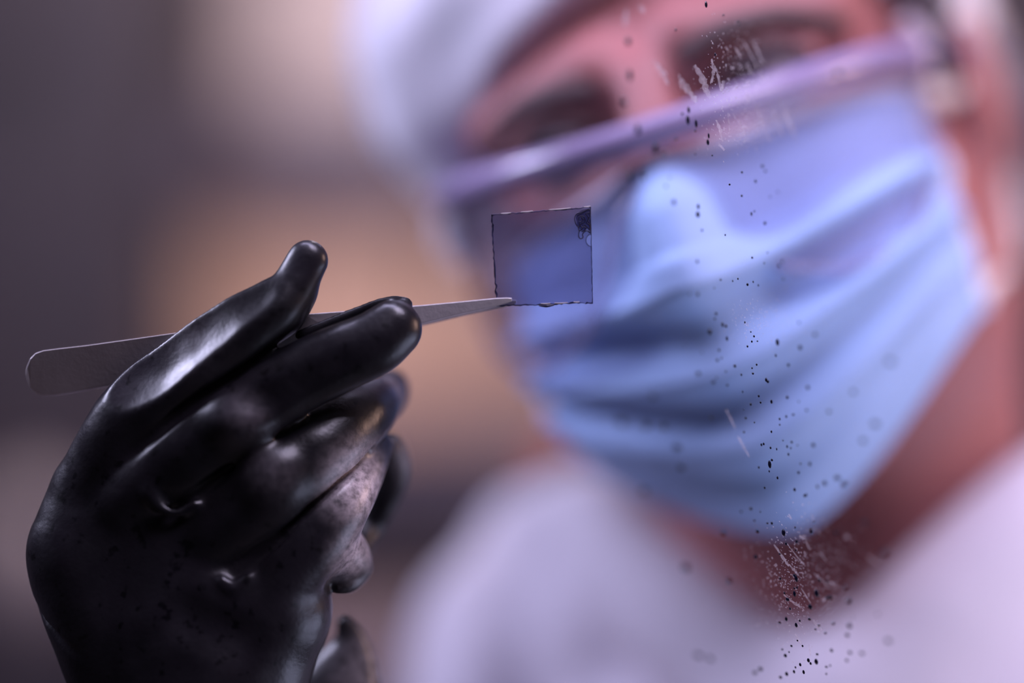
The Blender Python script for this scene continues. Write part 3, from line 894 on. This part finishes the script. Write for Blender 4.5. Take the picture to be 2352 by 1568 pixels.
# ------------------------------------------------------------------ the glass square
def build_sample():
    D = .5999
    cor = [at(1128, 493, D + .0003), at(1357, 475, D), at(1362, 696, D), at(1140, 704, D + .0003)]
    ux, uy = None, None
    def S(a, b, off=0.0):                         # a right, b down, 0..1
        p = (cor[0] * (1 - a) + cor[1] * a) * (1 - b) + (cor[3] * (1 - a) + cor[2] * a) * b
        return p + np.array([0, off, 0])
    e = empty('glass_sample', tuple(W(S(.5, 1))), 'small square glass sample with blue grey film held in the tweezers', 'sample')
    TH = .75
    rng = random.Random(3)
    n = 40
    ring = [(i / n, rng.uniform(-.006, .006)) for i in range(n)] + [(1 + rng.uniform(-.002, .002), i / n) for i in range(n)] + \
           [(1 - i / n, 1 + rng.uniform(-.007, .007)) for i in range(n)] + [(rng.uniform(-.008, .008), 1 - i / n) for i in range(n)]
    N = len(ring)
    v = [S(a, b, 0) for a, b in ring] + [S(a, b - .006, TH) for a, b in ring]
    f = [tuple(range(N)), tuple(range(2 * N - 1, N - 1, -1))]
    mesh_obj('glass_plate', v, f, M['plate'], e, smooth=False)
    fe = [(i, (i + 1) % N, N + (i + 1) % N, N + i) for i in range(N)]
    o = mesh_obj('rough_edge', v, fe, M['edge'], e, smooth=False)
    tag(o, 'dark chipped edge of the glass')
    # thin frame of ground edge seen on the face
    v, f = [], []
    for i, (a, b) in enumerate(ring):
        w = rng.uniform(.007, .019) if (a < .02 or b > .98) else rng.uniform(.004, .011)
        ca, cb = a + (0.5 - a) * 2 * w, b + (0.5 - b) * 2 * w
        v += [S(a, b, -.03), S(ca, cb, -.03)]
    for i in range(N):
        j = (i + 1) % N
        f.append((2 * i, 2 * j, 2 * j + 1, 2 * i + 1))
    mesh_obj('edge_chipping', v, f, M['edge'], e, smooth=False)
    # film on the back with a half-round bare notch in the right edge
    fr = [(a, b) for a, b in ring if a < .99 or b < .02]
    pts = [(.003, .004), (.997, .004), (.997, .27)]
    for i in range(17):
        an = -math.pi / 2 - math.pi * i / 16
        pts.append((.995 + .050 * math.cos(an), .345 + .063 * math.sin(-an) * -1 if False else .345 - .063 * math.cos(math.pi * i / 16)))
    pts += [(.997, .42), (.997, .994), (.003, .994)]
    v = [S(a, b, TH + .04) for a, b in pts]
    o = mesh_obj('film', v, [tuple(range(len(pts)))], M['film'], e, smooth=False)
    tag(o, 'blue grey translucent film')
    tube('notch_outline', [S(a, b, TH + .0) for a, b in pts[3:20]], .09, M['stain'], e, n=6)
    # curled dark stain in the upper right corner
    curls = [[(.985, .02), (.90, .05), (.86, .06), (.835, .10), (.845, .16), (.87, .20), (.90, .17), (.94, .15), (.93, .10), (.89, .09), (.87, .13)],
             [(.87, .20), (.88, .24), (.91, .22), (.93, .18), (.96, .21), (.985, .24), (.985, .19), (.955, .16), (.975, .11), (.95, .07), (.985, .06)],
             [(.88, .24), (.87, .28), (.875, .31), (.895, .325), (.915, .31), (.91, .28), (.93, .255), (.96, .245), (.985, .27), (.992, .24)],
             [(.86, .08), (.91, .06), (.95, .04), (.99, .03), (.992, .10), (.97, .14), (.99, .18)],
             [(.90, .10), (.92, .13), (.90, .15), (.88, .15), (.90, .20), (.94, .21), (.93, .24), (.90, .25)]]
    for c in curls:
        tube('stain_line', [S(a, b, -.06) for a, b in c], .14, M['stain'], e, n=6)
    blob = [(.845, .10), (.86, .06), (.90, .03), (.992, .01), (.994, .24), (.96, .22), (.93, .25), (.90, .24), (.86, .19)]
    o = mesh_obj('stain_patch', [S(a, b, -.05) for a, b in blob], [tuple(range(len(blob)))], M['film2'], e, smooth=False)
    tag(o, 'dark curled stain in the corner')
    # pale slivers painting glints along the top and bottom edges
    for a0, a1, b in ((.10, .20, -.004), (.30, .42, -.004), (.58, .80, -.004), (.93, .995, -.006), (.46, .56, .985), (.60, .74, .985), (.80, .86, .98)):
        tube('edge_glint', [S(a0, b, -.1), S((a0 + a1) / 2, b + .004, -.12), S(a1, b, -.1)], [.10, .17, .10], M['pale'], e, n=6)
    tube('edge_chip', [S(.44, 1.005, 0), S(.52, 1.012, 0), S(.60, 1.004, 0)], [.15, .42, .15], M['edge'], e, n=8)
M['film2'] = clear_mat('dark_stain_film', (.30, .29, .42), .3, .2, 1.2)
build_sample()

# ------------------------------------------------------------------ the splashed window pane
YAW = math.radians(57)
p1, p2 = at(1582, 0, .6), at(1832, 1568, .6)
PO = (p1 + p2) / 2
E2 = np.array([math.cos(YAW), -math.sin(YAW), 0])       # to the right and towards the camera
E1 = (p1 - p2) / np.linalg.norm(p1 - p2)
PN = np.cross(E2, E1); PN /= np.linalg.norm(PN)         # faces the camera or away
if PN[1] > 0: PN = -PN
EV = np.cross(PN, E2); EV = EV if EV[2] > 0 else -EV    # up within the pane
def on_pane(px, py):
    d = at(px, py, 1.0)
    s = (PO @ PN) / (d @ PN)
    return d * s
def pane_pt(u, v, off=0.0): return PO + E2 * u + EV * v + PN * off

pane_v = []
uL, uR, vB, vT = -680, 200, -168, 270
for off in (0, -4.0):
    for u, vv in ((uL, vB), (uR, vB), (uR, vT), (uL, vT)):
        pane_v.append(pane_pt(u, vv, off))
pane = mesh_obj('window_1', pane_v, [(0, 1, 2, 3), (7, 6, 5, 4), (0, 4, 5, 1), (1, 5, 6, 2), (2, 6, 7, 3), (3, 7, 4, 0)], M['glass'], None, smooth=False)
recalc(pane)
tag(pane, 'oblique clear glass pane splashed with dark droplets before the face', kind='structure')

def drop_mesh(seed):
    rng = random.Random(seed)
    n, v, f = 10, [], []
    st = rng.uniform(.0, .35)
    for q, (r, h) in enumerate(((1, 0), (.8, .55), (.4, .9))):
        for k in range(n):
            an = 2 * math.pi * k / n
            z = math.sin(an)
            w = 1 - st * max(0, z)                # narrower towards the top, like a run
            v.append((r * math.cos(an) * w, -h, r * z))
    v.append((0, -1, 0))
    for q in range(2):
        for k in range(n):
            f.append((q * n + k, q * n + (k + 1) % n, (q + 1) * n + (k + 1) % n, (q + 1) * n + k))
    for k in range(n): f.append((2 * n + k, 2 * n + (k + 1) % n, 3 * n))
    f.append(tuple(range(n))[::-1])
    me = bpy.data.meshes.new('droplet'); me.from_pydata(v, [], f); me.update()
    me.polygons.foreach_set('use_smooth', [True] * len(me.polygons))
    me.materials.append(M['drop'])
    bm = bmesh.new(); bm.from_mesh(me); bmesh.ops.recalc_face_normals(bm, faces=bm.faces); bm.to_mesh(me); bm.free()
    return me
DM = [drop_mesh(i) for i in range(6)]
DROPS = [  # x, y, width, height in the photograph
 (1622, 10, 6, 17), (1662, 36, 4, 6), (1552, 68, 5, 7), (1697, 54, 5, 8), (1443, 95, 12, 20), (1447, 172, 11, 30), (1435, 234, 12, 22), (1465, 296, 12, 26),
 (1582, 252, 6, 16), (1580, 275, 8, 24), (1567, 261, 5, 8), (1599, 283, 6, 22), (1597, 300, 4, 7), (1628, 312, 4, 14), (1626, 326, 6, 16), (1553, 319, 5, 9),
 (1506, 340, 12, 28), (1524, 352, 10, 12), (1446, 404, 14, 30), (1480, 404, 12, 14), (1643, 125, 4, 9), (1597, 354, 4, 4), (1636, 357, 4, 4),
 (1604, 474, 6, 14), (1603, 492, 9, 16), (1548, 464, 9, 14), (1751, 381, 6, 9), (1758, 393, 5, 7), (1726, 491, 4, 10), (1733, 485, 3, 6), (1757, 512, 6, 9),
 (1602, 600, 6, 10), (1603, 675, 7, 11), (1683, 645, 3, 6), (1695, 640, 3, 6), (1717, 653, 5, 8), (1730, 647, 3, 6), (1742, 655, 3, 6), (1789, 610, 6, 10), (1797, 600, 5, 8),
 (1645, 720, 6, 8), (1642, 732, 5, 6), (1660, 745, 6, 12), (1631, 761, 9, 16), (1670, 777, 5, 12), (1711, 740, 3, 6), (1732, 772, 4, 6), (1727, 784, 4, 6), (1717, 795, 4, 7), (1786, 786, 7, 18),
 (1782, 816, 4, 8), (1652, 804, 6, 7), (1648, 827, 6, 8), (1688, 840, 6, 9), (1738, 837, 4, 6), (1838, 798, 7, 14), (1604, 857, 10, 10), (1639, 877, 9, 9), (1760, 872, 5, 11), (1671, 884, 6, 6),
 (1747, 924, 4, 6), (1772, 922, 5, 11), (1811, 838, 6, 9), (1855, 889, 7, 11), (1808, 912, 6, 8), (1822, 952, 6, 6), (1806, 956, 4, 8), (1791, 962, 4, 7), (1791, 975, 4, 5), (1772, 991, 4, 7),
 (1634, 960, 9, 9), (1713, 960, 5, 6), (1709, 992, 5, 6), (1768, 1066, 7, 20), (1773, 1056, 5, 7), (1767, 1082, 3, 6), (1749, 1021, 4, 8), (1770, 1028, 4, 7), (1784, 1031, 3, 7), (1743, 1073, 4, 7),
 (1808, 1025, 4, 8), (1811, 1043, 4, 8), (1834, 1085, 5, 8), (1786, 1097, 4, 8), (1825, 1124, 5, 10), (1848, 1138, 5, 8), (1852, 1136, 4, 9), (1868, 1022, 8, 10), (1860, 1065, 6, 10), (1894, 1109, 9, 12),
 (1940, 1112, 14, 14), (1923, 1097, 12, 12), (1555, 1026, 20, 15), (1480, 1128, 20, 16), (1565, 1073, 16, 14), (1428, 970, 20, 20), (1485, 978, 18, 18), (1525, 980, 16, 16), (1500, 910, 16, 14),
 (1800, 1223, 8, 18), (1864, 1221, 7, 15), (1830, 1243, 5, 9), (1740, 1219, 7, 10), (1763, 1201, 5, 5), (1725, 1168, 7, 8), (1735, 1279, 8, 10), (1662, 1223, 12, 12), (1791, 1272, 4, 5), (1674, 1334, 12, 14),
 (1575, 1303, 18, 18), (1829, 1328, 7, 18), (1882, 1332, 6, 9), (1899, 1334, 5, 7), (1825, 1363, 6, 16), (1876, 1362, 10, 20), (1809, 1376, 8, 10), (1899, 1372, 7, 8), (1907, 1371, 7, 14), (1861, 1393, 9, 14),
 (1949, 1379, 9, 15), (1806, 1421, 6, 12), (1829, 1435, 6, 12), (1837, 1425, 4, 6), (1791, 1430, 6, 6), (1859, 1421, 6, 7), (1873, 1444, 4, 5), (1914, 1431, 6, 8), (1951, 1436, 9, 14), (1896, 1453, 5, 7), (1946, 1458, 9, 9),
 (1818, 1483, 5, 6), (1804, 1505, 7, 10), (1797, 1491, 5, 5), (1857, 1516, 6, 11), (1862, 1523, 5, 8), (1875, 1519, 8, 15), (1877, 1502, 6, 6), (1910, 1493, 6, 10), (1898, 1531, 6, 6), (1907, 1528, 4, 6), (1952, 1498, 8, 10),
 (1824, 1542, 5, 9), (1846, 1543, 5, 11), (1807, 1547, 7, 11), (1898, 1547, 4, 6), (1747, 1536, 10, 10), (1734, 1544, 10, 10), (1793, 1555, 7, 8), (1605, 1505, 18, 12), (1632, 1512, 14, 12), (1945, 1516, 7, 8), (1980, 1500, 10, 9),
 (1941, 1348, 9, 8), (2030, 1268, 14, 13), (2040, 1471, 13, 12), (1919, 1223, 8, 9), (2010, 973, 16, 14), (1982, 1012, 12, 12), (1872, 768, 9, 10), (1904, 945, 8, 8), (1960, 900, 10, 10), (1985, 1200, 12, 10), (2045, 830, 16, 14), (1925, 170, 12, 20)]
rng = random.Random(12)
for i in range(70):                                 # smaller ones strewn along the same run
    y = rng.uniform(380, 1560)
    x = 1640 + .159 * y - 20 + rng.gauss(0, 75)
    q = 3 + rng.random() * 2.5
    DROPS.append((x, y, q, q * rng.uniform(1.1, 1.9)))
for i, (x, y, w, h) in enumerate(DROPS):
    p = on_pane(x, y)
    sc_ = p[1] / 1000 * K * 1000 * .5
    o = bpy.data.objects.new('droplet', DM[i % 6]); COL.objects.link(o)
    # local axes: x along the pane, y into the pane, z up the pane
    X, Z, Yv = E2, EV, -PN
    cosv = abs(E2[0])
    sx_, sz_ = w * sc_ / cosv / 1000 * .95, h * sc_ / 1000 * .95
    sy_ = min(sx_, sz_) * .35
    mw = Matrix(((X[0] * sx_, Yv[0] * sy_, Z[0] * sz_, 0), (X[1] * sx_, Yv[1] * sy_, Z[1] * sz_, 0), (X[2] * sx_, Yv[2] * sy_, Z[2] * sz_, 0), (0, 0, 0, 1)))
    o.matrix_world = Matrix.Translation(W(p + PN * .02)) @ mw
    mwk = o.matrix_world.copy()
    o.parent = pane
    o.matrix_world = mwk

def smear(pts, w, m, name='smear', seed=0):
    """ragged flat streak of dried residue on the pane, through photo points"""
    rg = random.Random(seed)
    P = [np.array(p, float) for p in pts]
    L, Rr = [], []
    N = max(8, 5 * (len(P) - 1))
    for i in range(N + 1):
        t = i / N * (len(P) - 1); k = min(int(t), len(P) - 2); q = P[k] + (P[k + 1] - P[k]) * (t - k)
        d = P[k + 1] - P[k]; d /= np.linalg.norm(d); nn = np.array([-d[1], d[0]])
        ww = w * (.35 + .65 * math.sin(math.pi * (.08 + .84 * i / N))) * rg.uniform(.45, 1.25)
        L.append(q + nn * ww * rg.uniform(.7, 1.2)); Rr.append(q - nn * ww * rg.uniform(.7, 1.2))
    v = [on_pane(*a) + PN * .03 for a in L] + [on_pane(*a) + PN * .03 for a in Rr]
    n = len(L)
    f = [(i, i + 1, n + i + 1, n + i) for i in range(n - 1)]
    return mesh_obj(name, v, f, m, pane, smooth=False)
SM = [([(1595, 150), (1612, 175), (1622, 205), (1628, 222)], 8), ([(1565, 180), (1575, 200), (1590, 218), (1600, 235)], 9), ([(1503, 140), (1525, 170), (1535, 195)], 7),
      ([(1635, 135), (1640, 160), (1634, 190)], 5), ([(1642, 150), (1650, 175), (1655, 205)], 3), ([(1662, 185), (1658, 210)], 5), ([(1680, 152), (1684, 160)], 5), ([(1712, 146), (1728, 170)], 3),
      ([(1705, 90), (1735, 145), (1752, 180)], 2.5), ([(1730, 95), (1755, 148)], 3.5), ([(1795, 230), (1810, 275), (1828, 320)], 4), ([(1738, 240), (1748, 275), (1770, 325)], 2.5), ([(1645, 275), (1655, 300), (1660, 325)], 5),
      ([(1672, 260), (1676, 300)], 1.6), ([(1695, 270), (1712, 310)], 1.8), ([(1690, 110), (1700, 130)], 3), ([(1560, 170), (1566, 205)], 4), ([(1470, 10), (1478, 30)], 6), ([(1440, 20), (1436, 60)], 6), ([(1665, 345), (1650, 330)], 4),
      ([(1776, 255), (1800, 318)], 2), ([(1715, 215), (1725, 240)], 2), ([(1778, 1250), (1800, 1282), (1812, 1300)], 3.2), ([(1808, 1248), (1832, 1280), (1850, 1300)], 2), ([(1812, 1295), (1835, 1322)], 2.5), ([(1800, 1365), (1825, 1385), (1845, 1398)], 3.5),
      ([(1850, 1240), (1860, 1262)], 2.6), ([(1836, 1230), (1848, 1238)], 5), ([(1880, 1265), (1900, 1290)], 2), ([(1868, 1425), (1888, 1446)], 4), ([(1826, 1455), (1845, 1485)], 2.6), ([(1858, 1478), (1862, 1505)], 2), ([(1868, 1315), (1900, 1342)], 1.8), ([(1890, 1375), (1898, 1378)], 6),
      ([(1780, 1295), (1784, 1300)], 5), ([(1695, 1002), (1722, 1050)], 3), ([(1668, 940), (1690, 985)], 2.6), ([(1905, 1335), (1925, 1350)], 3), ([(1840, 1350), (1862, 1385)], 2), ([(1865, 1180), (1868, 1196)], 3), ([(1812, 1180), (1818, 1192)], 3), ([(1940, 1230), (1950, 1235)], 6), ([(1990, 1275), (2020, 1297)], 3)]
for i, (pts, w) in enumerate(SM):
    smear(pts, w, M['smear'], seed=i)

def specks():
    """fine spray of dried residue: too fine to count"""
    rg = random.Random(5)
    v, f = [], []
    def add(x, y, w, h, tilt):
        b = len(v)
        for k in range(6):
            an = 2 * math.pi * k / 6
            a, c = w * math.cos(an) * rg.uniform(.6, 1.2), h * math.sin(an) * rg.uniform(.6, 1.2)
            v.append(on_pane(x + a * math.cos(tilt) - c * math.sin(tilt), y + a * math.sin(tilt) + c * math.cos(tilt)) + PN * .025)
        f.append(tuple(range(b, b + 6)))
    for i in range(420):
        x, y = rg.gauss(1690, 45), rg.gauss(185, 75)
        add(x, y, rg.uniform(.5, 1.5), rg.uniform(.7, 3.2), -.35)
    for i in range(160):
        x, y = rg.gauss(1720, 40), rg.gauss(300, 22)
        add(x, y, rg.uniform(.5, 1.2), rg.uniform(.7, 2.6), -.35)
    for i in range(900):
        t = rg.gauss(0, 1)
        x, y = rg.gauss(1850, 62), rg.gauss(1325, 72)
        add(x, y, rg.uniform(.5, 1.4), rg.uniform(.6, 3.0), -.6)
    for i in range(300):
        x, y = rg.gauss(1770, 60), rg.gauss(740, 28)
        add(x, y, rg.uniform(.4, .9), rg.uniform(.6, 2.4), -.5)
    o = mesh_obj('residue_specks', v, f, M['speck'], pane, smooth=False)
    tag(o, kind='stuff')
specks()
